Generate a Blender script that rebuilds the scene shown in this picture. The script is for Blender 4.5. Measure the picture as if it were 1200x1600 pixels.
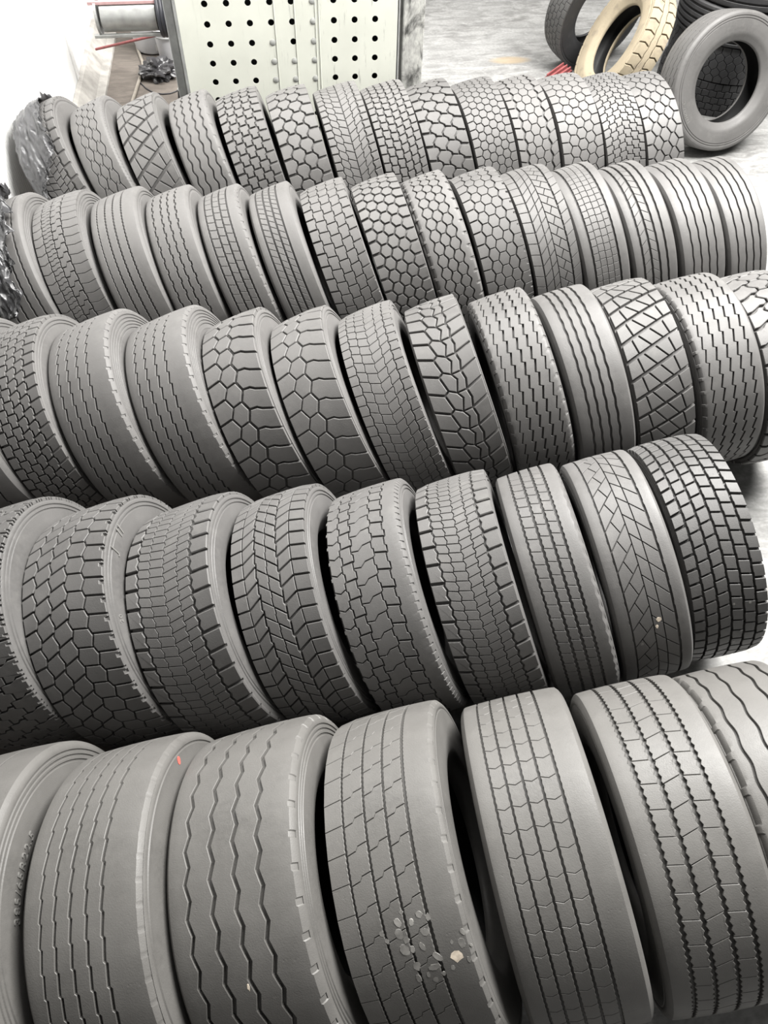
import bpy, bmesh, math, random
import numpy as np
from mathutils import Vector, Matrix, noise as mnoise

for o in list(bpy.data.objects):
    bpy.data.objects.remove(o)
SC = bpy.context.scene
COL = SC.collection
R_ = math.radians

# ------------------------------------------------------------------ camera
F_PX, PITCH, ROLL, HEAD, CAM_H = 1184.15, R_(53.30), R_(2.022), R_(9.486), 3.3047
_h = Vector((math.sin(HEAD), math.cos(HEAD), 0))
FW = _h * math.cos(PITCH) + Vector((0, 0, -math.sin(PITCH)))
_r = Vector((math.cos(HEAD), -math.sin(HEAD), 0)); _u = _r.cross(FW)
RT = _r * math.cos(ROLL) + _u * math.sin(ROLL); UP = -_r * math.sin(ROLL) + _u * math.cos(ROLL)
CAM = Vector((0, 0, CAM_H))
cam = bpy.data.objects.new('camera', bpy.data.cameras.new('camera')); COL.objects.link(cam)
cam.matrix_world = Matrix(((RT.x, UP.x, -FW.x, CAM.x), (RT.y, UP.y, -FW.y, CAM.y), (RT.z, UP.z, -FW.z, CAM.z), (0, 0, 0, 1)))
cam.data.sensor_fit = 'VERTICAL'; cam.data.sensor_height = 36.0
cam.data.lens = F_PX * 36.0 / 1600.0
cam.data.clip_start = 0.02; cam.data.clip_end = 200
SC.camera = cam

# ------------------------------------------------------------------ world, lights, exposure
w = bpy.data.worlds.new('world'); SC.world = w; w.use_nodes = True
bg = w.node_tree.nodes['Background']; bg.inputs[0].default_value = (1.0, 0.985, 0.96, 1); bg.inputs[1].default_value = 0.14
def area(name, loc, target, sx, sy, power, col=(1, 1, 1)):
    l = bpy.data.lights.new(name, 'AREA'); l.shape = 'RECTANGLE'; l.size = sx; l.size_y = sy; l.energy = power; l.color = col
    o = bpy.data.objects.new(name, l); COL.objects.link(o); o.location = loc
    o.rotation_euler = (Vector(target) - Vector(loc)).to_track_quat('-Z', 'Y').to_euler(); return o
area('ceiling_lamp', (0.6, 6.6, 6.4), (0.5, 4.4, 0.5), 7.0, 3.0, 840, (1, 0.985, 0.96))
area('roof_lamp', (3.6, 3.6, 5.8), (0.9, 2.4, 0.5), 2.6, 4.4, 1330, (1, 0.985, 0.96))
vs_ = SC.view_settings
SC.display_settings.display_device = 'sRGB'
vs_.view_transform = 'Standard'; vs_.look = 'None'; vs_.gamma = 1.0; vs_.use_curve_mapping = False
vs_.exposure = 0.45

# ------------------------------------------------------------------ helpers
def link(o):
    COL.objects.link(o); return o
def tag(o, label=None, cat=None, group=None, kind=None):
    if label: o['label'] = label
    if cat: o['category'] = cat
    if group: o['group'] = group
    if kind: o['kind'] = kind
    return o
def empty(name, loc=(0, 0, 0), rot=None):
    o = bpy.data.objects.new(name, None); link(o); o.location = loc; o.empty_display_size = .1
    if rot is not None: o.rotation_euler = rot
    return o
def mesh_obj(name, verts, faces, mat, parent=None, smooth=None, loc=None, radial=None):
    me = bpy.data.meshes.new(name); me.from_pydata([tuple(v) for v in verts], [], faces); me.validate(clean_customdata=False)
    if smooth is not None:
        me.polygons.foreach_set('use_smooth', [True] * len(me.polygons))
        if smooth < 3: me.set_sharp_from_angle(angle=smooth)
    me.materials.append(mat); me.update()
    if radial is not None:      # block tops take the curvature of the tread
        nl = len(me.loops); nv = len(me.vertices); npoly = len(me.polygons)
        co = np.empty(nv * 3); me.vertices.foreach_get('co', co); co = co.reshape(-1, 3)
        lv = np.empty(nl, int); me.loops.foreach_get('vertex_index', lv)
        pn = np.empty(npoly * 3); me.polygons.foreach_get('normal', pn); pn = pn.reshape(-1, 3)
        lt = np.empty(npoly, int); me.polygons.foreach_get('loop_total', lt); lp = np.repeat(np.arange(npoly), lt)
        rn = co[lv] - np.array([0, 0, radial]); rn[:, 0] = 0; rn /= np.linalg.norm(rn, axis=1)[:, None] + 1e-9
        fn = pn[lp]; isr = (rn * fn).sum(1) > .96
        out = np.where(isr[:, None], rn, fn); me.polygons.foreach_set('use_smooth', [True] * npoly)
        me.normals_split_custom_set(out.tolist())
    o = bpy.data.objects.new(name, me); link(o)
    if parent: o.parent = parent
    if loc is not None: o.location = loc
    return o
class MB:
    """collects simple shapes into one mesh"""
    def __init__(s): s.v = []; s.f = []
    def add(s, vs, fs):
        n = len(s.v); s.v += [tuple(v) for v in vs]; s.f += [tuple(i + n for i in f) for f in fs]; return s
    def box(s, c, d, rot=None, bev=0.0):
        x, y, z = d[0] / 2, d[1] / 2, d[2] / 2
        if bev > 0:
            bm = bmesh.new(); bmesh.ops.create_cube(bm, size=1); bmesh.ops.scale(bm, vec=d, verts=bm.verts)
            bmesh.ops.bevel(bm, geom=list(bm.edges), offset=bev, segments=2, affect='EDGES', profile=.5)
            bm.verts.index_update(); vs = [v.co.copy() for v in bm.verts]; fs = [[v.index for v in f.verts] for f in bm.faces]; bm.free()
        else:
            vs = [Vector(p) for p in ((-x,-y,-z),(x,-y,-z),(x,y,-z),(-x,y,-z),(-x,-y,z),(x,-y,z),(x,y,z),(-x,y,z))]
            fs = [(0,3,2,1),(4,5,6,7),(0,1,5,4),(1,2,6,5),(2,3,7,6),(3,0,4,7)]
        if rot is not None: vs = [rot @ v for v in vs]
        return s.add([v + Vector(c) for v in vs], fs)
    def tube(s, pts, rad, n=10, caps=True):
        pts = [Vector(p) for p in pts]; rads = rad if isinstance(rad, (list, tuple)) else [rad] * len(pts)
        vs = []; fs = []; prev = None
        for i, p in enumerate(pts):
            t = (pts[min(i + 1, len(pts) - 1)] - pts[max(i - 1, 0)]).normalized()
            if prev is None:
                a = Vector((0, 0, 1)) if abs(t.z) < .9 else Vector((1, 0, 0)); e1 = t.cross(a).normalized()
            else: e1 = (prev - t * prev.dot(t)).normalized()
            prev = e1; e2 = t.cross(e1)
            for k in range(n):
                a = 2 * math.pi * k / n; vs.append(p + (e1 * math.cos(a) + e2 * math.sin(a)) * rads[i])
        for i in range(len(pts) - 1):
            for k in range(n):
                k2 = (k + 1) % n; fs.append((i*n+k, i*n+k2, (i+1)*n+k2, (i+1)*n+k))
        if caps: fs.append(tuple(range(n - 1, -1, -1))); fs.append(tuple((len(pts)-1)*n + k for k in range(n)))
        return s.add(vs, fs)
    def lathe(s, prof, n=32, M=None, closed=False):
        vs = []; fs = []
        for r, z in prof:
            for k in range(n):
                a = 2 * math.pi * k / n; v = Vector((r * math.cos(a), r * math.sin(a), z)); vs.append(M @ v if M else v)
        m = len(prof)
        for i in range(m if closed else m - 1):
            j = (i + 1) % m
            for k in range(n):
                k2 = (k + 1) % n; fs.append((i*n+k, i*n+k2, j*n+k2, j*n+k))
        return s.add(vs, fs)
    def build(s, name, mat, parent=None, smooth=None, loc=None): return mesh_obj(name, s.v, s.f, mat, parent, smooth, loc)
def pix_ray(px, py):
    return (FW * F_PX + RT * (px - 600) - UP * (py - 800)).normalized()
def at_z(px, py, z=0.0):
    d = pix_ray(px, py); return CAM + d * ((z - CAM.z) / d.z)
def at_y(px, py, y):
    d = pix_ray(px, py); return CAM + d * (y / d.y)

# ------------------------------------------------------------------ materials
def new_mat(name):
    m = bpy.data.materials.new(name); m.use_nodes = True; nt = m.node_tree
    return m, nt, nt.nodes['Principled BSDF']
def mix_color(nt, fac, a, b):
    n = nt.nodes.new('ShaderNodeMix'); n.data_type = 'RGBA'
    if isinstance(fac, float): n.inputs[0].default_value = fac
    else: nt.links.new(fac, n.inputs[0])
    for k, x in ((6, a), (7, b)):
        if isinstance(x, tuple): n.inputs[k].default_value = (*x, 1) if len(x) == 3 else x
        else: nt.links.new(x, n.inputs[k])
    return n.outputs[2]
def noise_fac(nt, scale, detail=4, lo=.35, hi=.65, vec=None, rough=.55, dist=0.0):
    t = nt.nodes.new('ShaderNodeTexNoise'); t.inputs['Scale'].default_value = scale; t.inputs['Detail'].default_value = detail
    t.inputs['Roughness'].default_value = rough; t.inputs['Distortion'].default_value = dist
    if vec: nt.links.new(vec, t.inputs['Vector'])
    r = nt.nodes.new('ShaderNodeMapRange'); r.inputs[1].default_value = lo; r.inputs[2].default_value = hi
    nt.links.new(t.outputs['Fac'], r.inputs[0]); return r.outputs[0], t.outputs['Fac']
def tex_vec(nt, scale=(1, 1, 1)):
    tc = nt.nodes.new('ShaderNodeTexCoord'); mp = nt.nodes.new('ShaderNodeMapping'); mp.inputs['Scale'].default_value = scale
    nt.links.new(tc.outputs['Object'], mp.inputs[0]); return mp.outputs[0]
def bump(nt, b, h, strength, dist=.002):
    n = nt.nodes.new('ShaderNodeBump'); n.inputs['Strength'].default_value = strength; n.inputs['Distance'].default_value = dist
    nt.links.new(h, n.inputs['Height']); nt.links.new(n.outputs[0], b.inputs['Normal'])
def simple(name, col, rough=.6, metal=0.0, var=.12, scale=8, spec=.4, bmp=.0):
    m, nt, b = new_mat(name); v = tex_vec(nt); f, raw = noise_fac(nt, scale, 5, .3, .7, v)
    c2 = tuple(min(1, x * (1 + var)) for x in col); c1 = tuple(x * (1 - var) for x in col)
    nt.links.new(mix_color(nt, f, c1, c2), b.inputs['Base Color'])
    b.inputs['Roughness'].default_value = rough; b.inputs['Metallic'].default_value = metal; b.inputs['Specular IOR Level'].default_value = spec
    if bmp: bump(nt, b, raw, bmp)
    return m
def rubber(name, col, rough=.58, dust=(.17, .165, .155), dustamt=.25, spec=.45):
    m, nt, b = new_mat(name); v = tex_vec(nt)
    f, _ = noise_fac(nt, 5, 5, .35, .7, v); f2, raw2 = noise_fac(nt, 60, 4, .3, .7, v); f3, _ = noise_fac(nt, 14, 6, .55, .78, v)
    c = mix_color(nt, f, tuple(x * .86 for x in col), tuple(x * 1.14 for x in col))
    c = mix_color(nt, f2, c, tuple(x * 1.05 for x in col))
    mu = nt.nodes.new('ShaderNodeMath'); mu.operation = 'MULTIPLY'; mu.inputs[1].default_value = dustamt; nt.links.new(f3, mu.inputs[0])
    c = mix_color(nt, mu.outputs[0], c, dust)
    nt.links.new(c, b.inputs['Base Color'])
    rr = nt.nodes.new('ShaderNodeMapRange'); rr.inputs[3].default_value = rough - .06; rr.inputs[4].default_value = rough + .1
    nt.links.new(f, rr.inputs[0]); nt.links.new(rr.outputs[0], b.inputs['Roughness'])
    b.inputs['Specular IOR Level'].default_value = spec
    f4, raw4 = noise_fac(nt, 240, 3, .3, .7, v); f5, _ = noise_fac(nt, 55, 6, .60, .70, v, .65); f6, _ = noise_fac(nt, 9, 4, .5, .62, v)
    pm = nt.nodes.new('ShaderNodeMath'); pm.operation = 'MULTIPLY'; nt.links.new(f5, pm.inputs[0]); nt.links.new(f6, pm.inputs[1])
    ps = nt.nodes.new('ShaderNodeMath'); ps.operation = 'MULTIPLY_ADD'; ps.inputs[1].default_value = -1.1; nt.links.new(pm.outputs[0], ps.inputs[0]); nt.links.new(raw4, ps.inputs[2])
    bump(nt, b, ps.outputs[0], .35, .0014)
    return m
RUB = {
    'a': rubber('rubber_dusty_hazed_grey', (.098, .095, .092), .60),  # dusty rubber, its tone lightened for the haze over left and rear rows
    'b': rubber('rubber_mid_grey', (.085, .0825, .080), .55),
    'c': rubber('rubber_dark_grey', (.058, .0565, .055), .52, dustamt=.15),
    'd': rubber('rubber_smooth_grey', (.090, .087, .082), .54, dustamt=.15, spec=.45),
    'e': rubber('rubber_black', (.024, .024, .025), .5, dustamt=.12),
    'f': rubber('rubber_cream_dirt', (.27, .23, .165), .85, dust=(.15, .125, .10), dustamt=.8, spec=.2),
}
M_LINER = rubber('rubber_inner_liner', (.03, .03, .03), .6, dustamt=.1)
M_LETTER = rubber('rubber_lettering', (.14, .137, .13), .5, dustamt=.1)

# floor
def floor_mat():
    m, nt, b = new_mat('worn_concrete'); v = tex_vec(nt)
    f1, r1 = noise_fac(nt, 1.1, 6, .38, .66, v, .62, .4)
    f2, r2 = noise_fac(nt, 7, 8, .40, .62, tex_vec(nt, (.6, 1.6, 1)), .7, .8)
    f3, r3 = noise_fac(nt, 40, 6, .35, .65, v)
    c = mix_color(nt, f1, (.14, .138, .133), (.23, .23, .224))
    mu = nt.nodes.new('ShaderNodeMath'); mu.operation = 'MULTIPLY'; mu.inputs[1].default_value = .75; nt.links.new(f2, mu.inputs[0])
    c = mix_color(nt, mu.outputs[0], c, (.34, .34, .33))
    mu2 = nt.nodes.new('ShaderNodeMath'); mu2.operation = 'MULTIPLY'; mu2.inputs[1].default_value = .35; nt.links.new(f3, mu2.inputs[0])
    c = mix_color(nt, mu2.outputs[0], c, (.11, .108, .104))
    # brown packed dirt on the strip beside the left wall
    tc = nt.nodes.new('ShaderNodeTexCoord'); sp = nt.nodes.new('ShaderNodeSeparateXYZ'); nt.links.new(tc.outputs['Object'], sp.inputs[0])
    mr = nt.nodes.new('ShaderNodeMapRange'); mr.inputs[1].default_value = .1; mr.inputs[2].default_value = -.6; nt.links.new(sp.outputs[0], mr.inputs[0])
    br = mix_color(nt, f2, (.10, .086, .074), (.15, .13, .112))
    c = mix_color(nt, mr.outputs[0], c, br)
    # ochre stain on the pale floor
    def dist2(cx, cy, sx, sy):
        out = None
        for i, (cc, ss) in enumerate(((cx, sx), (cy, sy))):
            a = nt.nodes.new('ShaderNodeMath'); a.operation = 'SUBTRACT'; a.inputs[1].default_value = cc; nt.links.new(sp.outputs[i], a.inputs[0])
            d = nt.nodes.new('ShaderNodeMath'); d.operation = 'DIVIDE'; d.inputs[1].default_value = ss; nt.links.new(a.outputs[0], d.inputs[0])
            q = nt.nodes.new('ShaderNodeMath'); q.operation = 'POWER'; q.inputs[1].default_value = 2; nt.links.new(d.outputs[0], q.inputs[0])
            out = q.outputs[0] if out is None else None or (lambda x, y: (lambda n: (nt.links.new(x, n.inputs[0]), nt.links.new(y, n.inputs[1]), n.outputs[0])[2])(nt.nodes.new('ShaderNodeMath')))(out, q.outputs[0])
        return out
    st = at_z(797, 94); d = dist2(st.x, st.y, .22, .09)
    mr2 = nt.nodes.new('ShaderNodeMapRange'); mr2.inputs[1].default_value = 1.1; mr2.inputs[2].default_value = .3; mr2.inputs[4].default_value = .7; nt.links.new(d, mr2.inputs[0])
    c = mix_color(nt, mr2.outputs[0], c, (.30, .235, .15))
    nt.links.new(c, b.inputs['Base Color']); b.inputs['Roughness'].default_value = .8; bump(nt, b, r2, .4, .004)
    return m
# ------------------------------------------------------------------ setting
fl = MB()
fl.add([(-6, -3, 0), (10, -3, 0), (10, 14, 0), (-6, 14, 0), (-6, -3, -.1), (10, -3, -.1), (10, 14, -.1), (-6, 14, -.1)],
       [(0, 1, 2, 3), (7, 6, 5, 4), (0, 4, 5, 1), (1, 5, 6, 2), (2, 6, 7, 3), (3, 7, 4, 0)])
floor = tag(fl.build('floor', floor_mat()), kind='structure', label='pale worn concrete workshop floor with grey scuffs', cat='floor')
M_WALL = simple('white_corrugated_sheet', (.86, .86, .85), .45, 0, .03, 3)
WALL_X = -1.66
wb = MB(); p = .036; n = int((13.0 - 3.35) / p); prof = []
for i in range(n):
    y = 3.35 + i * p
    prof += [(WALL_X, y), (WALL_X, y + p * .45), (WALL_X + .009, y + p * .6), (WALL_X + .009, y + p * .85)]
vs = [(x, y, z) for (x, y) in prof for z in (0.0, 3.6)]
wb.add(vs, [(2*i, 2*i+2, 2*i+3, 2*i+1) for i in range(len(prof) - 1)])
wb.add([(WALL_X - .06, 3.35, 0), (WALL_X - .06, 13, 0), (WALL_X - .06, 13, 3.6), (WALL_X - .06, 3.35, 3.6)], [(0, 3, 2, 1)])
wall = tag(wb.build('wall_left', M_WALL), kind='structure', label='white corrugated sheet wall along the left side', cat='wall')
for yy in (6.1, 7.4, 8.7, 10.0):
    s = MB().box((WALL_X + .012, yy, 1.8), (.012, .09, 3.56), bev=.003).build('sheet_lap', M_WALL, wall)
M_KERB = simple('kerb_concrete', (.36, .345, .32), .85, 0, .25, 9, bmp=.5)
kb = MB()
ks = [(WALL_X + .012, .0), (WALL_X + .012, .16), (WALL_X + .05, .15), (WALL_X + .14, .035), (WALL_X + .21, .02), (WALL_X + .215, .0)]
vs = []; ys = [3.4 + i * .1 for i in range(96)]
for y in ys:
    for (x, z) in ks:
        j = (mnoise.noise((x * 9, y * 2.3, z * 9))) * .008 if z > .01 and x > WALL_X + .1 else 0
        vs.append((x + j, y, max(0, z + j * .5)))
kb.add(vs, [(i*6+k, i*6+k+1, (i+1)*6+k+1, (i+1)*6+k) for i in range(len(ys) - 1) for k in range(5)])
kerb = tag(kb.build('baseboard_left', M_KERB), kind='structure', label='pale sloped kerb at the foot of the left wall', cat='kerb')

# ------------------------------------------------------------------ tire builder
SHAPES = {
    'zig': [(0, -1), (.5, 1)],
    'hex': [(0, -1), (.22, -1), (.5, 1), (.72, 1)],
    'saw': [(0, -1), (.84, 1), (.93, -1)],
    'step': [(0, -1), (.42, -1), (.5, 1), (.92, 1)],
    'was': [(0, -1), (.84, 1)],
    'sq': [(0, -1), (.55, -1), (.62, 1), (.93, 1)],
    'sin': [(k / 8, -math.cos(2 * math.pi * k / 8)) for k in range(8)],
    'flat': [(0, 0)],
    'nt': [(0, 1), (.70, 1), (.74, -1), (.92, -1), (.96, 1)],
}
def edge_fn(amp, shape, k, ph):
    pts = SHAPES[shape]
    ext = [(pts[-1][0] - 1, pts[-1][1])] + pts + [(pts[0][0] + 1, pts[0][1])]
    xs = [a for a, _ in ext]; ysv = [b for _, b in ext]
    def f(u): return amp * float(np.interp(((u + ph) * k) % 1.0, xs, ysv))
    brk = sorted(((x / k + j / k - ph) % 1.0) for x, _ in pts for j in range(k)) if shape != 'flat' else [0.0]
    return f, brk
def inset(poly, c):
    n = len(poly); out = []
    for i in range(n):
        p0 = poly[i - 1]; p1 = poly[i]; p2 = poly[(i + 1) % n]
        d1 = (p1[0] - p0[0], p1[1] - p0[1]); d2 = (p2[0] - p1[0], p2[1] - p1[1])
        l1 = math.hypot(*d1) or 1e-9; l2 = math.hypot(*d2) or 1e-9
        n1 = (-d1[1] / l1, d1[0] / l1); n2 = (-d2[1] / l2, d2[0] / l2)
        bx, by = n1[0] + n2[0], n1[1] + n2[1]; q = bx * bx + by * by
        k = c * 2 / q if q > .5 else c * 2 / .5
        out.append((p1[0] + bx * k, p1[1] + by * k))
    return out
def clean_poly(poly, eps=.0006):
    out = []
    for p in poly:
        if not out or math.hypot(p[0] - out[-1][0], p[1] - out[-1][1]) > eps: out.append(p)
    while len(out) > 3 and math.hypot(out[0][0] - out[-1][0], out[0][1] - out[-1][1]) < eps: out.pop()
    return out

class Tire:
    """coordinates: x along the axle, tread point (phi, a, r) -> (a, r sin phi, r cos phi + R)"""
    def __init__(s, spec, w, R, phase=0.0, gain=1.25):
        s.gain = gain; s.sp = spec; s.w = w; s.R = R; s.d = spec.get('d', 13) / 1000; s.ph = phase
        s.rb_in = spec.get('bead', .287)
    def rt(s, a):
        v = abs(a) / (s.w / 2); q = max(0, v - .86) / .14
        return s.R - .006 * v * v - .006 * q * q
    def P(s, phi, a, r): return (a, r * math.sin(phi), r * math.cos(phi) + s.R)
    def columns(s):
        sp = s.sp; h = s.w / 2; G = sp['G']; N = sp['N']
        oL = sp.get('oL', (0, 'flat', 1, 0)); oR = sp.get('oR', (0, 'flat', 1, 0))
        bounds = [(-1 + abs(oL[0]), 0) + tuple(oL)] + list(G) + [(1 - abs(oR[0]), 0) + tuple(oR)]
        cols = []
        for i in range(len(bounds) - 1):
            a, b = bounds[i], bounds[i + 1]
            fa, ba = edge_fn(*a[2:6]); fb, bb = edge_fn(*b[2:6])
            L = (lambda u, a=a, fa=fa: (a[0] + fa(u)) * h + a[1] * s.gain / 2000)
            Rr = (lambda u, b=b, fb=fb: (b[0] + fb(u)) * h - b[1] * s.gain / 2000)
            cols.append((L, Rr, ba, bb, sp['C'][i], i == 0, i == len(bounds) - 2))
        return cols
    def tiles(s, mat, parent):
        sp = s.sp; N = sp['N']; R = s.R; pl = 2 * math.pi * R / N; h = s.w / 2; ch = sp.get('ch', .0015); d = s.d
        for part in sp['tiles']:
            V = []; Fc = []
            for (gap, pts) in part:
                poly = inset([(v * h, u * pl) for v, u in pts], gap * s.gain / 2400); ins = inset(poly, ch); m = len(poly)
                for j in range(N):
                    b0 = len(V)
                    for ring, dz in ((poly, None), (poly, ch), (ins, 0)):
                        for (a, sl_) in ring:
                            a = max(-h, min(h, a)); phi = (j * pl + sl_) / R + s.ph; r = s.rt(a)
                            V.append(s.P(phi, a, r - d - .003 if dz is None else r - dz))
                    for k in range(m):
                        k2 = (k + 1) % m
                        Fc.append((b0+k, b0+k2, b0+m+k2, b0+m+k)); Fc.append((b0+m+k, b0+m+k2, b0+2*m+k2, b0+2*m+k))
                    Fc.append(tuple(b0 + 2*m + k for k in range(m)))
            mesh_obj('tread_rib', V, Fc, mat, parent, None, None, s.R)
    def ribs(s, mat, parent):
        if 'tiles' in s.sp: s.tiles(mat, parent)
        if 'G' not in s.sp: return
        sp = s.sp; N = sp['N']; R = s.R; pl = 2 * math.pi * R / N; ch = sp.get('ch', .0012); d = s.d
        for (L, Rr, ba, bb, cut, isL, isR) in s.columns():
            V = []; Fc = []
            dd = d
            if cut == 'skip': continue
            if cut is None:
                us = sorted(set([round(x, 5) for x in ba + bb] + [round(k / 3, 5) for k in range(3)]))
                us = [u for i, u in enumerate(us) if i == 0 or u - us[i - 1] > .012]
                prof_n = None
                for j in range(N):
                    for u in us:
                        l, r = L(u + 1e-6), Rr(u + 1e-6); phi = (j + u) * pl / R + s.ph
                        rb = lambda a: s.rt(a) - dd - .003
                        pts = [(l, rb(l))]
                        rd = sp.get('rd', .010)
                        if isL: pts += [(l - .001, s.rt(l) - rd), (l + rd * .25, s.rt(l) - rd * .35), (l + rd * .9, s.rt(l + rd) - .0008)]
                        else: pts += [(l, s.rt(l) - ch), (l + ch, s.rt(l))]
                        m1 = (l * 2 + r) / 3; m2 = (l + 2 * r) / 3; pts += [(m1, s.rt(m1)), (m2, s.rt(m2))]
                        if isR: pts += [(r - rd * .9, s.rt(r - rd) - .0008), (r - rd * .25, s.rt(r) - rd * .35), (r + .001, s.rt(r) - rd)]
                        else: pts += [(r - ch, s.rt(r)), (r, s.rt(r) - ch)]
                        pts += [(r, rb(r))]
                        prof_n = len(pts)
                        V += [s.P(phi, a, rr) for a, rr in pts]
                m = N * len(us)
                for i in range(m):
                    i2 = (i + 1) % m
                    for k in range(prof_n - 1):
                        Fc.append((i*prof_n+k, i*prof_n+k+1, i2*prof_n+k+1, i2*prof_n+k))
            else:
                n = cut.get('n', 1); ph = cut.get('ph', 0); sk = cut.get('sk', 0); cw = cut.get('w', 5) * s.gain / 1000; z = cut.get('z', [(0, 0), (1, 0)])
                colw = Rr(.25) - L(.25); cc = cut.get('ch', ch); dd = cut.get('d', d * 1000) / 1000
                tot = N * n
                zn = len(z)
                sl = []
                for i in range(zn - 1):
                    sl.append((sk + (z[i+1][1] - z[i][1]) / max(1e-3, z[i+1][0] - z[i][0])) * pl / n / colw)
                kw = math.sqrt(1 + (sum(x * x for x in sl) / len(sl)))
                hw = cw / 2 * min(kw, 2.2) / pl     # half cut width in pitch units
                tmpl = []
                for q in range(n):
                    u0 = q / n + ph / n; u1 = (q + 1) / n + ph / n
                    def cutline(ub, off):
                        pts = []
                        for (t, du) in z:
                            u = ub + (sk * (t - .5) + du) / n + off
                            l, r = L(u % 1.0), Rr(u % 1.0); pts.append((l + (r - l) * t, u))
                        return pts
                    c0 = cutline(u0, hw); c1 = cutline(u1, -hw)
                    def between(f, brk, ua, ub):
                        o = []
                        for j in range(-3, 4):
                            for bk in brk:
                                if ua + .02 < bk + j < ub - .02: o.append((f(bk + 1e-6), bk + j))
                        return sorted(o, key=lambda t: t[1])
                    right = between(Rr, bb, c0[-1][1], c1[-1][1]); left = between(L, ba, c0[0][1], c1[0][1])
                    poly = [(a, u * pl) for a, u in c0 + right + c1[::-1] + left[::-1]]
                    poly = clean_poly(poly)
                    if len(poly) >= 3: tmpl.append(poly)
                for j in range(N):
                    for poly in tmpl:
                        b0 = len(V); m = len(poly); ins = inset(poly, cc)
                        for ring, dz in ((poly, None), (poly, cc), (ins, 0)):
                            for (a, sl_) in ring:
                                phi = (j * pl + sl_) / R + s.ph; r = s.rt(a)
                                V.append(s.P(phi, a, r - dd - .003 if dz is None else r - dz))
                        for k in range(m):
                            k2 = (k + 1) % m
                            Fc.append((b0+k, b0+k2, b0+m+k2, b0+m+k)); Fc.append((b0+m+k, b0+m+k2, b0+2*m+k2, b0+2*m+k))
                        Fc.append(tuple(b0 + 2*m + k for k in range(m)))
            if cut is None: mesh_obj('tread_rib', V, Fc, mat, parent, R_(30))
            else: mesh_obj('tread_rib', V, Fc, mat, parent, None, None, s.R)
    def lathe_band(s, name, prof, mat, parent, n=120):
        V = []; Fc = []; m = len(prof)
        for a, r in prof:
            for k in range(n): V.append(s.P(2 * math.pi * k / n, a, r))
        for i in range(m - 1):
            for k in range(n):
                k2 = (k + 1) % n; Fc.append((i*n+k, i*n+k2, (i+1)*n+k2, (i+1)*n+k)[::-1])
        return mesh_obj(name, V, Fc, mat, parent, R_(40))
    def side_profile(s):
        h = s.w / 2; R = s.R; d = s.d; sp = s.sp; e = R - .012 - d
        bul = sp.get('bulge', .0032); rings = sp.get('rings', 0) or sp.get('rings0', 0)
        def base(r):   # axial position of the sidewall at radius r
            xs = [.287, .31, .34, .38, .42, .46, e - .004, e]
            k = [(-.040), (-.026), (-.004), bul * .9, bul, bul * .6, .002, -.001]
            return h + float(np.interp(r, xs, k))
        pts = [(h - .001, e + .002), (base(e - .006) + .001, e - .006)]
        r = e - .014
        if rings:
            for q in range(rings):
                pts += [(base(r) + .0005, r), (base(r) - .0035, r - .002), (base(r) - .0035, r - .007), (base(r) + .0005, r - .0095)]; r -= sp.get('ringstep', .0165)
        else:
            pts += [(base(r), r), (base(r) - .0018, r - .002), (base(r) - .0018, r - .006), (base(r), r - .008)]; r -= .02
        while r > .40: pts.append((base(r), r)); r -= .012
        pts += [(base(.395), .395), (base(.38), .38), (base(.36), .36), (base(.345) + .002, .345), (base(.335), .335), (base(.325) + .003, .325), (base(.31), .31), (base(.297) + .004, .297), (h - .040, .2885), (h - .052, .287), (h - .060, .291)]
        return pts
    def build(s, name, mat, label, group=None, liner=None, letters=None, side_mat=None):
        root = empty(name); sm = side_mat or mat
        h = s.w / 2
        band = [(h * t, s.rt(h * t) - s.d) for t in (-1, -.8, -.5, 0, .5, .8, 1)][::-1]
        tr = s.lathe_band('tread', band, mat, root)
        s.ribs(mat, tr)
        sp = s.side_profile()
        sr = s.lathe_band('sidewall', sp[::-1], sm, root)
        sl = s.lathe_band('sidewall', [(-a, r) for a, r in sp], sm, root)
        e = s.R - .012 - s.d
        inn = [(h - .060, .291), (h - .052, .305), (h - .028, .335), (h - .016, .38), (h - .017, .42), (h - .03, e - .03), (h * .6, e - .020), (0, e - .018)]
        s.lathe_band('inner_liner', inn[::-1] + [] if False else (inn + [(-a, r) for a, r in inn[:-1][::-1]])[::-1][::-1], liner or M_LINER, root)
        for (txt, r0, phi0, size, ext) in (letters or []):
            s.lettering(txt, r0, phi0, size, ext, sr)
        tag(root, label, 'tire', group)
        return root, tr, sr
    def side_x(s, r):
        pr = sorted([(rr, a) for a, rr in s.side_profile()]); return float(np.interp(r, [x for x, _ in pr], [y for _, y in pr]))
    def lettering(s, txt, r0, phi0, size, ext, parent):
        cu = bpy.data.curves.new('lettering', 'FONT'); cu.body = txt; cu.size = size; cu.extrude = ext; cu.space_character = 1.15
        ob = bpy.data.objects.new('tmp_text', cu); link(ob); dg = bpy.context.evaluated_depsgraph_get(); dg.update()
        me = bpy.data.meshes.new_from_object(ob.evaluated_get(dg)); bpy.data.objects.remove(ob); bpy.data.curves.remove(cu)
        for v in me.vertices:
            x, y, z = v.co; r = r0 + y; phi = phi0 + x / r0
            v.co = s.P(phi, s.side_x(r) + ext * .4 + z, r)
        me.materials.clear(); me.materials.append(M_LETTER); me.name = 'lettering'
        o = bpy.data.objects.new('lettering', me); link(o); o.parent = parent

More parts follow.
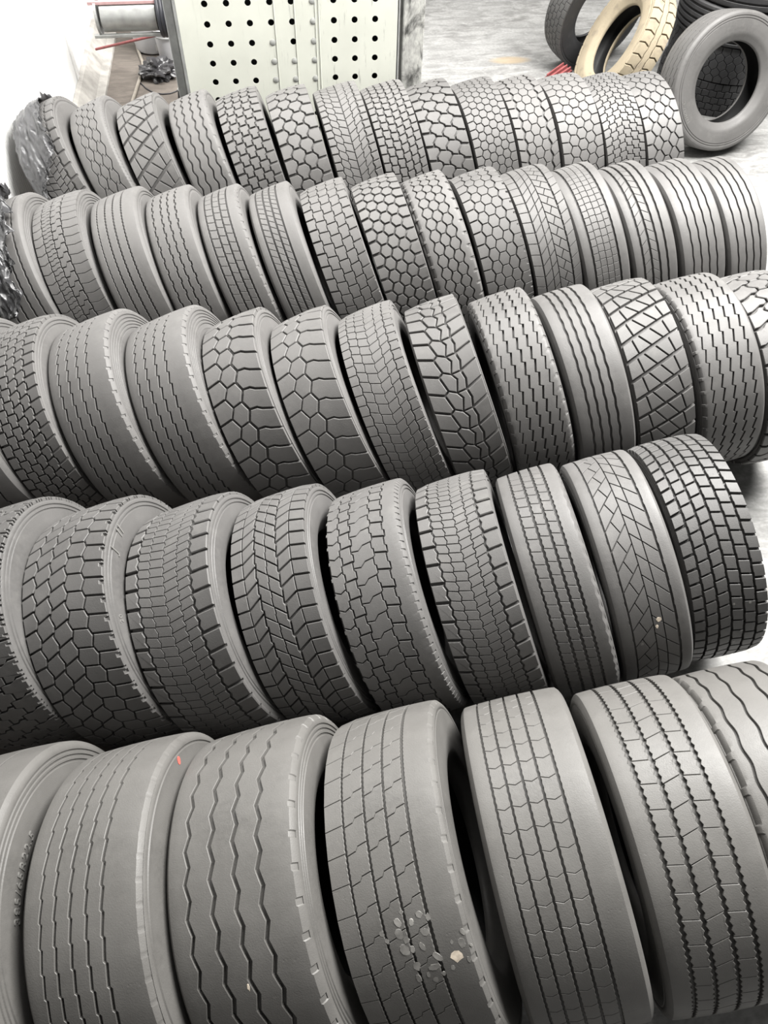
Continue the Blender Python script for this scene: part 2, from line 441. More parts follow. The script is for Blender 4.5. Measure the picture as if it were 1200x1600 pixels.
def place(root, center, axis, R, w=None, spin=0.0):
    """axis = direction of local +X; up derived from the world"""
    ax = Vector(axis).normalized(); dep = Vector((0, 0, 1)).cross(ax)
    if dep.length < 1e-4: dep = Vector((0, 1, 0))
    dep.normalize(); up = ax.cross(dep)
    M = Matrix(((ax.x, dep.x, up.x), (ax.y, dep.y, up.y), (ax.z, dep.z, up.z)))
    if spin: M = M @ Matrix.Rotation(spin, 3, 'X')
    loc = Vector(center) - (M @ Vector((0, 0, R)))
    root.matrix_world = Matrix.Translation(loc) @ M.to_4x4()

# ------------------------------------------------------------------ tread patterns
def Gs(vs, gw, amp=0, shape='flat', k=1, alt=False, ph=0.0):
    gw = gw if isinstance(gw, (list, tuple)) else [gw] * len(vs)
    return [(v, g, amp, shape, k, ph + (.5 * (i % 2) if alt else 0)) for i, (v, g) in enumerate(zip(vs, gw))]
def honey(vs, amp, gw, cw, N, d=13, shape='zig', sk=0.0, vee=0.0, z=None, oL=None, oR=None, n=1, ch=.0013, shw=None):
    nc = len(vs) + 1; C = []
    for i in range(nc):
        mid = ((([-1] + vs + [1])[i]) + (([-1] + vs + [1])[i + 1])) / 2
        c = dict(n=n, ph=.5 * (i % 2), w=(shw or cw) if i in (0, nc - 1) else cw, sk=sk + (vee if mid > .02 else -vee if mid < -.02 else 0))
        if z: c['z'] = z
        C.append(c)
    sp = dict(N=N, G=Gs(vs, gw, amp, shape, 1, True), C=C, d=d, ch=ch)
    if oL: sp['oL'] = oL
    if oR: sp['oR'] = oR
    return sp
def chevron(vs, gws, N, vee=.4, fine=2, cw=2.2, shw=8, d=13, wave=.018, shsk=.12):
    nc = len(vs) + 1; C = []
    allv = [-1] + vs + [1]
    for i in range(nc):
        mid = (allv[i] + allv[i + 1]) / 2
        if i in (0, nc - 1): C.append(dict(n=1, ph=.2, w=shw, sk=(shsk if i else -shsk), ch=.003))
        else: C.append(dict(n=fine, ph=.25 * (i % 2), w=cw, sk=vee if mid > .01 else -vee, ch=.0008))
    G = [(v, g, 0 if abs(v) < .02 else wave, 'flat' if abs(v) < .02 else 'zig', fine, .0) for v, g in zip(vs, gws)]
    return dict(N=N, G=G, C=C, d=d, ch=.001)
def ribs(vs, gw, N=40, amp=0, shape='flat', k=1, d=12, rd=.012, alt=False, cuts=None, oL=None, oR=None, ch=.0012, rings=0):
    sp = dict(N=N, G=Gs(vs, gw, amp, shape, k, alt), C=[None] * (len(vs) + 1), d=d, rd=rd, ch=ch, rings=rings)
    if cuts:
        for i, c in cuts.items(): sp['C'][i] = c
    if oL: sp['oL'] = oL
    if oR: sp['oR'] = oR
    return sp
def cuts_for(idx, **kw): return {i: dict(kw) for i in idx}
LUGZ = [(0, 0), (.3, .02), (.5, -.22), (.8, -.28), (1, -.28)]
LUGZL = [(0, -.28), (.3, -.28), (.55, -.18), (.75, .02), (1, 0)]
SZ = [(0, 0), (.35, .12), (.65, -.12), (1, 0)]
CHV = [(0, 0), (.5, -.16), (1, 0)]
NOTCH = (.016, 'nt', 1, 0)
def lattice(N, sl=.55, dl=.2):
    divs = [(-1, 0), (-.58, .06), (-.22, dl), (.22, dl), (.60, .06), (1, 0)]
    parts = []
    for k in range(5):
        (c0, d0), (c1, d1) = divs[k], divs[k + 1]; t0, t1 = .05, .95
        f = lambda c, dd, t: (c + dd * (1 - 2 * t), sl * (c + dd * (1 - 2 * t)) + t)
        parts.append([(6.5, [f(c0, d0, t0), f(c1, d1, t0), f(c1, d1, t1), f(c0, d0, t1)])])
    return dict(N=N, d=16, ch=.0016, tiles=parts)
def petal(N):
    P, Q, M_, Nn, T_, S = (-.42, .60), (-.26, -.22), (0, -.44), (.14, .22), (.42, .12), (.34, .60)
    up = lambda p, k=1: (p[0], p[1] + k)
    A = [(-1, 0), up(P, -1), Q, P, (-1, 1)]
    B = [Q, M_, Nn, up(M_), up(Q), P]
    C = [M_, up(S, -1), T_, S, up(M_), Nn]
    D = [up(S, -1), (1, .02), (1, 1.02), S, T_]
    return dict(N=N, d=16, ch=.0028, tiles=[[(9, A)], [(6, B)], [(6, C)], [(9, D)]])
def herring(N, sgn=1):
    R1 = [(-.02, 0), (.25, -.51), (.25, .49), (-.02, 1)]; R2 = [(.25, -.51), (.60, -1.18), (.60, -.18), (.25, .49)]
    L1 = [(-.22, .10), (-.02, .5), (-.02, 1.5), (-.38, .78)]; L2 = [(-.60, -.66), (-.22, .10), (-.38, .78), (-.60, .34)]
    T_ = [R1, R2, L1, L2]
    if sgn < 0: T_ = [[(-v, u) for v, u in t][::-1] for t in T_]
    sh = (None, None) if sgn > 0 else (dict(n=1, w=2.2, sk=-.2, d=6), dict(n=1, w=2.4, sk=.4, d=6))
    return dict(N=N, d=12, ch=.0009, G=[(-.62, 4.5, .006, 'nt', 1, 0), (.62, 5.5, .006, 'nt', 1, .5)], C=[sh[0], 'skip', sh[1]], tiles=[[(3.4, t)] for t in T_])
def hexlug(N, gap, d, ch):
    S = [(.20, .02), (.45, 0), (.60, -.14), (1, -.34), (1, .66), (.60, .86), (.45, 1), (.20, 1.02), (.04, .5)]
    H2 = [(.18, .02), (.02, .50), (-.30, .38), (-.48, -.10), (-.30, -.62), (.02, -.50)]
    H3 = [(-.48, -.10), (-.30, .38), (-.48, .90), (-1, .75), (-1, -.25)]
    return dict(N=N, d=d, ch=ch, rings=2, tiles=[[(gap, S)], [(gap * .85, H2)], [(gap, H3)]])

SPEC = {
 (1,1): chevron([-.62,-.32,0,.32,.62], [8,3,2.5,3,8], 40, .34, 2, 3.2, 9, d=15),
 (1,2): ribs([-.5,-.16,.18,.54], [4,4.5,4.5,4.5], 36, .055, 'sin', 1, 13, alt=True, cuts={1: dict(n=1,w=2.6,z=SZ,ph=.5), 2: dict(n=1,w=2.6,z=SZ,ph=0), 3: dict(n=1,w=2.6,z=SZ,ph=.5)}, oR=(.018,'zig',4,0)),
 (1,3): lattice(28, .6, .24),
 (1,4): ribs([-.62,-.22,.22,.62], 7.5, 40, .045, 'sin', 1, 13, oR=NOTCH),
 (1,5): honey([-.6,-.2,.2,.6], .035, 7.5, 7, 46, 14, 'step', shw=9),
 (1,6): honey([-.5,0,.5], .085, 8, 8, 34, 16, 'hex', shw=10, ch=.0022),
 (1,7): chevron([-.68,-.36,0,.36,.68], [4,3,4,3,5], 62, .5, 1, 3.0, 3.6, d=12, wave=.03),
 (1,8): honey([-.68,-.34,0,.34,.68], .02, 6.5, 5.5, 58, 14, 'step', vee=.12),
 (1,9): honey([-.52,0,.52], .095, 8, 7, 36, 15, 'hex', sk=-.15, shw=11, ch=.0022),
 (1,10): honey([-.66,-.33,0,.33,.66], .05, 4, 4, 56, 12, 'zig'),
 (1,11): ribs([-.6,-.2,.2,.6], [9,4,4,9], 44, .06, 'zig', 1, 13, alt=True, cuts={0: dict(n=1,w=6,sk=-.2), 1: dict(n=1,w=3.6,ph=.5), 2: dict(n=1,w=3.6), 3: dict(n=1,w=3.6,ph=.5), 4: dict(n=1,w=5,sk=.3)}),
 (1,12): honey([-.6,-.2,.2,.6], .065, 4.6, 4.6, 46, 13, 'zig', vee=.1),
 (1,13): honey([-.68,-.34,0,.34,.68], .04, 4.4, 4.2, 60, 12, 'step', vee=-.15),
 (1,14): honey([-.6,-.22,.22,.6], .10, 6.5, 6, 36, 14, 'zig', shw=7),
 (2,1): ribs([-.6,-.2,.2,.6], 7, 40, .012, 'zig', 2, 12, rings=3),
 (2,2): ribs([-.55,-.12,.34], [4,4,5], 60, .012, 'step', 1, 12, cuts={0: dict(n=1,w=1.8,z=CHV), 1: dict(n=2,w=2,z=[(0,0),(.4,0),(.6,.3),(1,.3)],d=7), 2: dict(n=1,w=2.4,z=[(0,0),(.4,0),(.6,.4),(1,.4)]), 3: dict(n=1,w=1.8,z=CHV)}, rings=4),
 (2,3): ribs([-.66,-.3,.04,.4], [4,6,6.5,6], 46, .014, 'zig', 3, 12, rings=2),
 (2,4): ribs([-.62,-.22,.1,.45], 6, 50, .022, 'sq', 1, 12, rings=0),
 (2,5): ribs([-.6,-.22,.12,.46], 6.5, 60, .008, 'zig', 2, 13, cuts={1: dict(n=1,w=1.8,sk=-.25,d=6), 2: dict(n=1,w=1.8,sk=-.25,d=6), 3: dict(n=1,w=1.8,sk=-.25,d=6)}, oR=NOTCH),
 (2,6): ribs([-.6,-.24,.08,.4], 7, 80, 0, 'flat', 1, 13, cuts={1: dict(n=1,w=1.6,sk=-.6,d=6), 2: dict(n=1,w=1.6,sk=-.6,d=6), 3: dict(n=1,w=1.6,sk=-.6,d=6)}),
 (2,7): honey([-.62,-.2,.22,.62], .02, 4, 4, 44, 12, 'step', oR=NOTCH, shw=6, vee=.1),
 (2,8): honey([-.6,-.2,.2,.6], .075, 8, 7, 44, 15, 'zig', shw=10),
 (2,9): ribs([-.55,-.18,.18,.55], [6,6.5,6.5,6], 44, .065, 'sin', 1, 14, alt=True, cuts={1: dict(n=1,w=3.2,ph=.5), 2: dict(n=1,w=3.2), 3: dict(n=1,w=3.2,ph=.5)}, oL=(.05,'nt',1,0), oR=(.06,'nt',1,.3)),
 (2,10): ribs([-.58,-.2,.2,.58], [6,4,4,6], 44, .06, 'zig', 1, 13, alt=True, cuts={0: dict(n=1,w=5), 1: dict(n=1,w=3.4,ph=.5), 2: dict(n=1,w=3.4), 3: dict(n=1,w=3.4,ph=.5), 4: dict(n=1,w=2,d=5)}, oR=(.05,'nt',1,.2)),
 (2,11): herring(50, -1),
 (2,12): ribs([-.55,-.27,0,.27,.55], [8,1.6,1.8,1.6,8], 76, .006, 'zig', 1, 12, cuts={1: dict(n=1,w=1.8,d=5), 2: dict(n=1,w=1.8,d=5,ph=.1), 3: dict(n=1,w=1.8,d=5), 4: dict(n=1,w=1.8,d=5,ph=.1)}),
 (2,13): ribs([-.56,-.2,.16,.52], 8, 56, .006, 'zig', 1, 13, rings=0, cuts={2: dict(n=1,w=1.5,sk=-.5,d=4), 1: dict(n=1,w=1.5,sk=.5,d=4)}),
 (2,14): ribs([-.52,-.16,.2,.56], 5.5, 36, .012, 'sin', 1, 12),
 (2,15): ribs([-.55,-.15,.22,.58], 5.5, 36, .010, 'sin', 1, 12),
 (3,1): ribs([-.5,-.1,.35], 6, 44, .03, 'saw', 1, 12),
 (3,2): honey([-.64,-.32,0,.32,.64], .025, 5.5, 5, 54, 14, 'step', sk=.12, shw=7, vee=.1),
 (3,3): ribs([-.62,-.3,.02,.34], 5.6, 56, .030, 'saw', 1, 12, rings=5, oR=NOTCH),
 (3,4): ribs([-.62,-.3,.02,.34], 6, 56, .030, 'saw', 1, 12, rings=6, oR=NOTCH),
 (3,5): hexlug(34, 8, 15, .0024),
 (3,6): hexlug(34, 5, 11, .003),
 (3,7): ribs([-.68,-.36,0,.36,.68], [4,2.5,2,2.5,4], 64, .02, 'zig', 1, 11, cuts={0: dict(n=1,w=2.4,sk=-.1), 1: dict(n=1,w=2.2,sk=-.35), 2: dict(n=1,w=2.2,sk=-.35,ph=.5), 3: dict(n=1,w=2.2,sk=.35,ph=.5), 4: dict(n=1,w=2.2,sk=.35), 5: dict(n=1,w=3,sk=.1,d=6)}, oR=NOTCH),
 (3,8): petal(36),
 (3,9): ribs([-.66,-.32,.02,.36,.70], [4,6.5,7,7,4.5], 50, .050, 'saw', 1, 14, oL=(.02,'nt',1,0), oR=(.02,'nt',1,.5)),
 (3,10): ribs([-.52,-.22,.1,.42], 8, 44, .012, 'sin', 1, 13),
 (3,11): lattice(34),
 (3,12): ribs([-.66,-.33,0,.33,.66], [4.5,6,6,6,6], 48, .045, 'saw', 1, 14, oL=(.02,'nt',1,0)),
 (3,13): dict(N=34, d=16, ch=.003, G=[(-.3,8,.12,'hex',1,0),(.3,8,.12,'hex',1,.5)], C=[dict(n=1,w=9,z=LUGZL,ph=.3), dict(n=1,w=4,ph=.5,d=6), dict(n=1,w=9,z=LUGZ,ph=.1)]),
 (4,0): ribs([-.5,0,.5], 7, 44, .02, 'zig', 1, 12, rings=2),
 (4,1): honey([-.5,0,.5], .08, 6, 5.5, 44, 14, 'step', z=[(0,0),(.4,0),(.6,.18),(1,.18)], oR=(.03,'nt',2,0)),
 (4,2): dict(N=46, d=13, ch=.0016, oR=(.03,'nt',1,.2), G=Gs([-.64,-.26,.14,.56],5.5,.04,'zig',1,True), C=[dict(n=1,w=5.5,sk=.15), dict(n=1,w=6,sk=.32,ph=.5), dict(n=1,w=6,sk=.32,ph=0), dict(n=1,w=5,sk=-.14,ph=.5), dict(n=1,w=6,sk=-.18,ph=0)]),
 (4,3): chevron([-.66,-.36,-.02,.30,.60], [6,2.4,2.6,2.4,7], 42, .30, 2, 2.2, 8, d=13, wave=.022),
 (4,4): dict(N=52, d=14, ch=.0014, G=[(-.66,3,0,'flat',1,0),(-.32,5.5,.016,'saw',1,0),(-.03,3.4,.010,'step',1,0),(.26,5.5,.016,'was',1,0),(.62,3,0,'flat',1,0)], C=[dict(n=1,w=5,sk=.02,ph=.1), dict(n=1,w=5.5,sk=.55,ph=.38), dict(n=1,w=4,sk=-.5,ph=.2), dict(n=1,w=4,sk=-.5,ph=.6), dict(n=1,w=5.5,sk=.5,ph=.2), dict(n=1,w=6,sk=-.1,ph=.4)]),
 (4,5): ribs([-.64,-.34,.20,.54], [4.5,4,4,4.5], 46, .022, 'step', 1, 11, cuts={0: dict(n=1,w=3.2,ph=.1,z=CHV), 1: dict(n=1,w=5,sk=.05,ph=.5), 2: dict(n=1,w=2.8,ph=.1,z=[(0,0),(.35,-.05),(.6,.22),(1,.3)]), 3: dict(n=1,w=5,sk=-.15,ph=.6)}, oR=(.02,'nt',2,0), oL=(.02,'nt',1,0)),
 (4,6): chevron([-.64,-.34,-.02,.30,.60], [6,2.8,2.6,2.8,6], 42, .30, 2, 2.4, 7.5, d=13, wave=.024),
 (4,7): ribs([-.56,-.18,.16,.50], [6.5,8,8,8], 60, .014, 'zig', 2, 13, cuts={1: dict(n=1,w=1.8,sk=-.2,d=7), 2: dict(n=1,w=1.8,sk=-.2,d=7), 3: dict(n=1,w=1.8,sk=-.2,d=7)}, oR=(.02,'zig',1,0)),
 (4,8): herring(38),
 (4,9): honey([-.70,-.36,-.02,.32,.66], .006, 7, 6, 54, 16, 'step', vee=-.16, shw=8),
 (5,1): ribs([-.55,-.1,.35], 6, 40, .004, 'sin', 1, 10, rings=3, rd=.014),
 (5,2): ribs([-.64,-.40,-.14,.12,.38], [5.5,6.5,7,7,7.5], 54, .014, 'saw', 1, 10, rd=.016, rings=1, oR=(.003,'nt',1,0)),
 (5,3): ribs([-.64,-.26,.10,.46], [9,10.5,10.5,10.5], 38, .034, 'zig', 1, 13, rd=.014, rings=3, oR=(.012,'nt',1,0)),
 (5,4): ribs([-.66,-.28,.08,.44], [5.5,6,6.5,8.5], 42, .005, 'zig', 5, 11, rd=.014, cuts={0: dict(n=1,w=1.1,sk=.10,d=3.5), 1: dict(n=1,w=1.4,sk=.1,d=7,z=[(0,0),(.42,.06),(.55,.2),(1,.26)]), 2: dict(n=1,w=1.4,sk=.1,d=7,z=[(0,0),(.42,.06),(.55,.2),(1,.26)]), 3: dict(n=1,w=1.4,sk=.1,d=7,z=[(0,0),(.42,.06),(.55,.2),(1,.26)])}, oR=(.01,'nt',1,0)),
 (5,5): ribs([-.66,-.40,-.12,.16,.46], [6,6,6.5,6.5,7.5], 50, .005, 'zig', 3, 12, rd=.014, cuts={1: dict(n=1,w=1.1,z=[(0,0),(.5,-.12),(1,0)],d=5), 2: dict(n=1,w=1.1,z=[(0,0),(.5,-.12),(1,0)],d=5), 3: dict(n=1,w=1.1,z=[(0,0),(.5,-.12),(1,0)],d=5), 4: dict(n=1,w=1.1,z=[(0,0),(.5,-.12),(1,0)],d=5)}),
 (5,6): ribs([-.58,-.22,.16,.52], [11,11,11,11], 44, .018, 'zig', 3, 12, rd=.014, cuts={1: dict(n=1,w=1.5,sk=-.1,d=6), 2: dict(n=1,w=1.8,sk=.22,d=6), 3: dict(n=1,w=1.5,sk=-.1,d=6)}),
 (5,7): ribs([-.66,-.22,.3,.66], [8,7,8,8], 30, .022, 'sin', 1, 12, rd=.014, oL=(.02,'nt',1,0)),
}
MATK = {1: 'aaaaaaaabbaabb', 2: 'aaaaaaaaabbbbbb', 3: 'aaaaaaabbbbbb', 4: 'bbbbbbbbbc', 5: 'ddddddd'}
POS = {
 1: [(-1.2622, 5.0523, 23.3335, 0.2753), (-0.9602, 5.0583, 21.7811, 0.2358), (-0.6726, 5.0533, 20.1289, 0.2558), (-0.3705, 5.0528, 17.4307, 0.2565), (-0.0709, 5.0611, 15.4031, 0.2696), (0.2347, 5.0604, 13.4046, 0.2696), (0.5476, 5.0678, 12.4385, 0.2856), (0.8536, 5.0703, 12.2541, 0.272), (1.1569, 5.0633, 13.1854, 0.2741), (1.4546, 5.0645, 11.8223, 0.2644), (1.7395, 5.0744, 10.5736, 0.2564), (2.031, 5.0755, 9.0908, 0.271), (2.3197, 5.06, 9.5698, 0.2565), (2.5924, 5.058, 8.8329, 0.2493)],
 2: [(-1.3409, 3.932, 16.8234, 0.2555), (-1.0594, 3.936, 16.5787, 0.2565), (-0.7569, 3.9303, 16.1979, 0.2679), (-0.4727, 3.9275, 16.2111, 0.2488), (-0.1847, 3.9154, 17.8308, 0.2426), (0.0974, 3.9154, 17.865, 0.242), (0.3979, 3.9187, 17.688, 0.2589), (0.6914, 3.9349, 16.5859, 0.2643), (0.9769, 3.9411, 16.507, 0.2534), (1.2659, 3.9448, 14.7194, 0.2562), (1.5563, 3.9453, 13.8764, 0.2628), (1.8483, 3.939, 14.719, 0.2624), (2.136, 3.9296, 14.1573, 0.2525), (2.4207, 3.9245, 12.3675, 0.2541), (2.6891, 3.9275, 11.1246, 0.2323)],
 3: [(-1.4104, 2.8081, 16.6854, 0.2857), (-1.1119, 2.8162, 17.5015, 0.2513), (-0.7951, 2.7984, 19.4617, 0.3046), (-0.4437, 2.7864, 21.0122, 0.3133), (-0.108, 2.7561, 21.8978, 0.2723), (0.2143, 2.7392, 22.9614, 0.272), (0.5273, 2.7409, 21.4359, 0.2678), (0.8387, 2.7511, 19.4098, 0.2677), (1.1583, 2.759, 16.5336, 0.2807), (1.4703, 2.7535, 14.9346, 0.269), (1.7729, 2.7725, 13.449, 0.276), (2.1062, 2.7697, 11.903, 0.3026), (2.4208, 2.7702, 10.4302, 0.2708)],
 4: [(-1.455, 1.67, 18.8, 0.3), (-1.0997, 1.6646, 18.8497, 0.3294), (-0.7371, 1.6305, 19.5641, 0.328), (-0.3594, 1.5992, 21.1778, 0.3375), (0.0008, 1.6114, 20.1737, 0.2995), (0.3631, 1.5947, 20.4077, 0.3), (0.713, 1.6041, 19.3853, 0.2964), (1.0358, 1.6099, 18.8365, 0.2572), (1.341, 1.6432, 16.9313, 0.2783), (1.664, 1.6998, 14.3527, 0.2871)],
 5: [(-0.9886, 0.554, 14.5015, 0.3619), (-0.5735, 0.5322, 15.0658, 0.352), (-0.1585, 0.5335, 17.228, 0.3907), (0.282, 0.5367, 17.9459, 0.3519), (0.7029, 0.5316, 14.5805, 0.3546), (1.1084, 0.5301, 12.831, 0.3472), (1.478, 0.5442, 13.044, 0.3195)],
}
ROW_R = {1: .5014, 2: .4967, 3: .5062, 4: .4965, 5: .5259}
ROW_YAW = {1: 4.49, 2: 3.66, 3: 1.83, 4: -.28, 5: .73}
GROUP = {1: 'tires of the rearmost row by the perforated panel', 2: 'tires of the second row from the back', 3: 'tires of the middle row', 4: 'tires of the second row from the front', 5: 'wide tires of the front row'}
LABEL = {
 (1,1): 'grey truck tire half wrapped in black plastic at wall end of rearmost row',
 (1,2): 'truck tire with wavy scale tread, second from the wall in rearmost row',
 (1,3): 'truck tire with coarse diagonal lattice tread in rearmost row, third from the wall',
 (1,4): 'truck tire with four wavy rib grooves in rearmost row, fourth from the wall',
 (1,5): 'truck tire with staggered brick block tread below left edge of perforated panel',
 (1,6): 'truck tire with chunky interlocking blocks in rearmost row, sixth from the wall',
 (1,7): 'truck tire with narrow chevron bars in rearmost row, in front of the plugged panel holes',
 (1,8): 'truck tire with six columns of small deep blocks at right side of perforated panel',
 (1,9): 'truck tire with chunky winding blocks in rearmost row, in front of the stained pillar',
 (1,10): 'rearmost row truck tire with small hexagonal bricks, fifth from the right end',
 (1,11): 'rearmost row truck tire with honeycomb centre between two wide straight grooves',
 (1,12): 'rearmost row truck tire with five columns of hexagonal bricks, in front of the red chock',
 (1,13): 'rearmost row truck tire with fine stepped bricks, second from the right end',
 (1,14): 'truck tire with large honeycomb blocks at right end of rearmost row',
 (2,1): 'ribbed truck tire with torn plastic on its left, at wall end of second row',
 (2,2): 'truck tire with zigzag siped ribs, second from the wall in second row',
 (2,3): 'truck tire with four finely serrated rib grooves, third from the wall in second row',
 (2,4): 'truck tire with four notched rib grooves, fourth from the wall in second row',
 (2,5): 'ribbed truck tire with slanted cross cuts, fifth from the wall in second row',
 (2,6): 'ribbed truck tire with dense slanted fine sipes, sixth from the wall in second row',
 (2,7): 'truck tire with large flat brick blocks in second row, beside a deep hexagon block tire',
 (2,8): 'truck tire with deep small hexagon blocks in second row, middle of the row',
 (2,9): 'truck tire with rounded overlapping oval blocks and notched shoulders in second row',
 (2,10): 'second row truck tire with honeycomb centre and narrow shoulder lugs',
 (2,11): 'second row truck tire with angular herringbone centre, fifth from the right end',
 (2,12): 'second row truck tire with fine square grid centre, fourth from the right end',
 (2,13): 'second row truck tire with four bold straight grooves, third from the right end',
 (2,14): 'smooth ribbed truck tire with four thin grooves, second from right end of second row',
 (2,15): 'smooth ribbed truck tire at the right end of the second row',
 (3,1): 'partly cropped smooth truck tire at the left end of the middle row',
 (3,2): 'truck tire with columns of small stepped blocks at left of the middle row',
 (3,3): 'truck tire with thin stepped grooves and ringed sidewall, third in middle row',
 (3,4): 'truck tire with thin stepped grooves and strongly ringed sidewall, fourth in middle row',
 (3,5): 'truck tire with sharp hexagon centre and wavy shoulder lugs in middle row',
 (3,6): 'worn truck tire with shallow hexagon centre and wavy lugs in middle row',
 (3,7): 'truck tire with fine thin line chevron tread at the centre of the middle row',
 (3,8): 'truck tire with rounded petal shaped blocks in the middle row',
 (3,9): 'truck tire with bold stepped zigzag grooves, ninth tire of the middle row',
 (3,10): 'middle row truck tire with smooth ribs and four wavy straight grooves',
 (3,11): 'middle row truck tire with bold diagonal lattice blocks',
 (3,12): 'middle row truck tire with stepped zigzag grooves, second from the right end',
 (3,13): 'cropped truck tire with curved chunky lugs at right end of middle row',
 (4,0): 'truck tire barely showing at the left edge behind the block tread tire',
 (4,1): 'truck tire with stepped blocks and smooth wide sidewall at left of fourth row',
 (4,2): 'truck tire with large hexagonal scale blocks and lettered sidewall in fourth row',
 (4,3): 'truck tire with fine chevron centre and big square shoulder blocks, left of fourth row',
 (4,4): 'truck tire with slanted brick centre and angled shoulder lugs in fourth row',
 (4,5): 'truck tire with worn puzzle blocks in the middle of the fourth row',
 (4,6): 'truck tire with fine chevron centre between square shoulders, next to the narrow ribbed tire',
 (4,7): 'narrow truck tire with straight serrated grooves in fourth row',
 (4,8): 'truck tire with herringbone tread and a white speck in fourth row',
 (4,9): 'dark truck tire with six columns of deep square blocks at right end of fourth row',
 (5,1): 'cropped wide tire with size lettering on its sidewall at left of front row',
 (5,2): 'wide front row tire with five shallow stepped grooves and a red mark',
 (5,3): 'wide front row tire with four bold zigzag grooves',
 (5,4): 'wide front row tire with pale peeling patches and stepped fine cuts',
 (5,5): 'front row tire with five straight narrow grooves and chevron sipes',
 (5,6): 'front row tire with four double zigzag grooves and cross cuts',
 (5,7): 'cropped wide tire with wavy grooves at the right end of the front row',
}
LETTERS = {(5,1): [('385/65R22.5', .362, R_(-15), .042, .0018)], (4,2): [('J   II', .405, R_(4), .062, .002), ('20', .40, R_(-34), .03, .001)]}
TIRES = {}
rnd = random.Random(5)
for row in (5, 4, 3, 2, 1):
    for i, (x, y, lean, wd) in enumerate(POS[row]):
        key = (row, i if row == 4 else i + 1)
        sp = dict(SPEC[key]); R = ROW_R[row]; le = R_(lean); yaw = R_(ROW_YAW[row]); Rs = R - .012
        sp['rings0'] = 2 if row in (3, 4) else 0
        T = Tire(sp, wd, R, rnd.random() * .1, {1: 1.5, 2: 1.5, 3: 1.38, 4: 1.32, 5: 1.15}[row])
        mat = RUB[MATK[row][i]]
        root, tr, sr = T.build('truck_tire', mat, LABEL[key], GROUP[row], letters=LETTERS.get(key))
        ax = (math.cos(le) * math.cos(yaw), math.cos(le) * math.sin(yaw), math.sin(le))
        place(root, (x, y, Rs * math.cos(le) + wd / 2 * math.sin(le) + .001), ax, R)
        TIRES[key] = (root, T, tr, sr)

# ------------------------------------------------------------------ black plastic film on the two wall end tires
def film_mat(name, col, rough):
    m, nt, b = new_mat(name); v = tex_vec(nt); f, raw = noise_fac(nt, 9, 5, .3, .7, v)
    nt.links.new(mix_color(nt, f, tuple(x * .7 for x in col), tuple(x * 1.3 for x in col)), b.inputs['Base Color'])
    b.inputs['Roughness'].default_value = rough; b.inputs['Specular IOR Level'].default_value = .6; bump(nt, b, raw, .3, .01); return m
M_FILM = film_mat('grey_plastic_film', (.036, .036, .038), .34)
def film(key, rows, label, seed, amp):
    """rows: list of (phi deg, v start, v end, lift m)"""
    root, T, tr, sr = TIRES[key]; h = T.w / 2; V = []; nv = 56; sub = 9
    phis = []
    for i in range(len(rows) - 1):
        for k in range(sub):
            t = k / sub; a, b = rows[i], rows[i + 1]; phis.append(tuple(a[q] * (1 - t) + b[q] * t for q in range(4)))
    phis.append(rows[-1])
    for i, (ph, v0, v1, lf) in enumerate(phis):
        for k in range(nv + 1):
            t = k / nv; v1j = v1 + .10 * mnoise.noise((i * .55, seed, 3)) + .04 * mnoise.noise((i * 1.7, seed, 5)); v = v0 + (v1j - v0) * t
            n = mnoise.noise((v * 2.6 + seed, ph * .045, 1.7)) + .6 * abs(mnoise.noise((v * 5 + ph * .07, ph * .05 + seed, .3))) + .35 * mnoise.noise((v * 9, ph * .2, seed)) + .45 * (1 - abs(mnoise.noise((v * 4 + ph * .05, ph * .11 - v * 2, seed + 7))) * 2.2) + .2 * abs(mnoise.noise((v * 18, ph * .4, seed)))
            edge = 1 + 1.3 * max(0, t - .8) / .2
            off = .006 + lf + amp * max(0, n + .1) * edge
            if v < -1:      # folds over the shoulder and down the wall side
                e = -1 - v; a = -h - min(.004 + off * .6, .035); r = T.rt(h) - e * h * 1.3 + off * .3
            elif v > 1:
                e = v - 1; a = h + .004; r = T.rt(h) - e * h * 1.3 + off * .3
            else: a = v * h; r = T.rt(a) + off
            V.append(T.P(R_(ph), a, r))
    n1 = nv + 1; Fc = [(i*n1+k, i*n1+k+1, (i+1)*n1+k+1, (i+1)*n1+k) for i in range(len(phis) - 1) for k in range(nv)]
    o = mesh_obj('plastic_sheet', V, Fc, M_FILM, None, R_(60))
    o.matrix_world = root.matrix_world.copy()
    md = o.modifiers.new('thickness', 'SOLIDIFY'); md.thickness = .0015; md.offset = 1
    return tag(o, label, 'plastic sheet')
film((1, 1), [(48, -1.5, .46, .0), (40, -1.5, .48, .002), (15, -1.5, .52, .004), (-10, -1.5, .60, .004), (-28, -1.5, .74, .006), (-40, -1.5, .80, .012), (-47, -1.5, .45, .02), (-53, -1.55, .0, .02), (-60, -1.6, -.45, .016), (-70, -1.6, -.75, .01), (-80, -1.6, -.9, .006)],
     'crumpled black plastic sheet over the wall end tire of rearmost row', 1.3, .022)
film((2, 1), [(40, -1.4, -.1, .0), (22, -1.4, .30, .006), (10, -1.4, .05, .014), (2, -1.4, .55, .012), (-8, -1.4, .85, .012), (-16, -1.4, .55, .02), (-24, -1.4, .9, .016), (-31, -1.4, .4, .022), (-40, -1.4, .55, .016), (-48, -1.4, .1, .012), (-58, -1.4, .25, .01), (-68, -1.4, -.4, .006)],
     'torn crumpled plastic sheet hanging on wall end tire of second row', 4.1, .03)

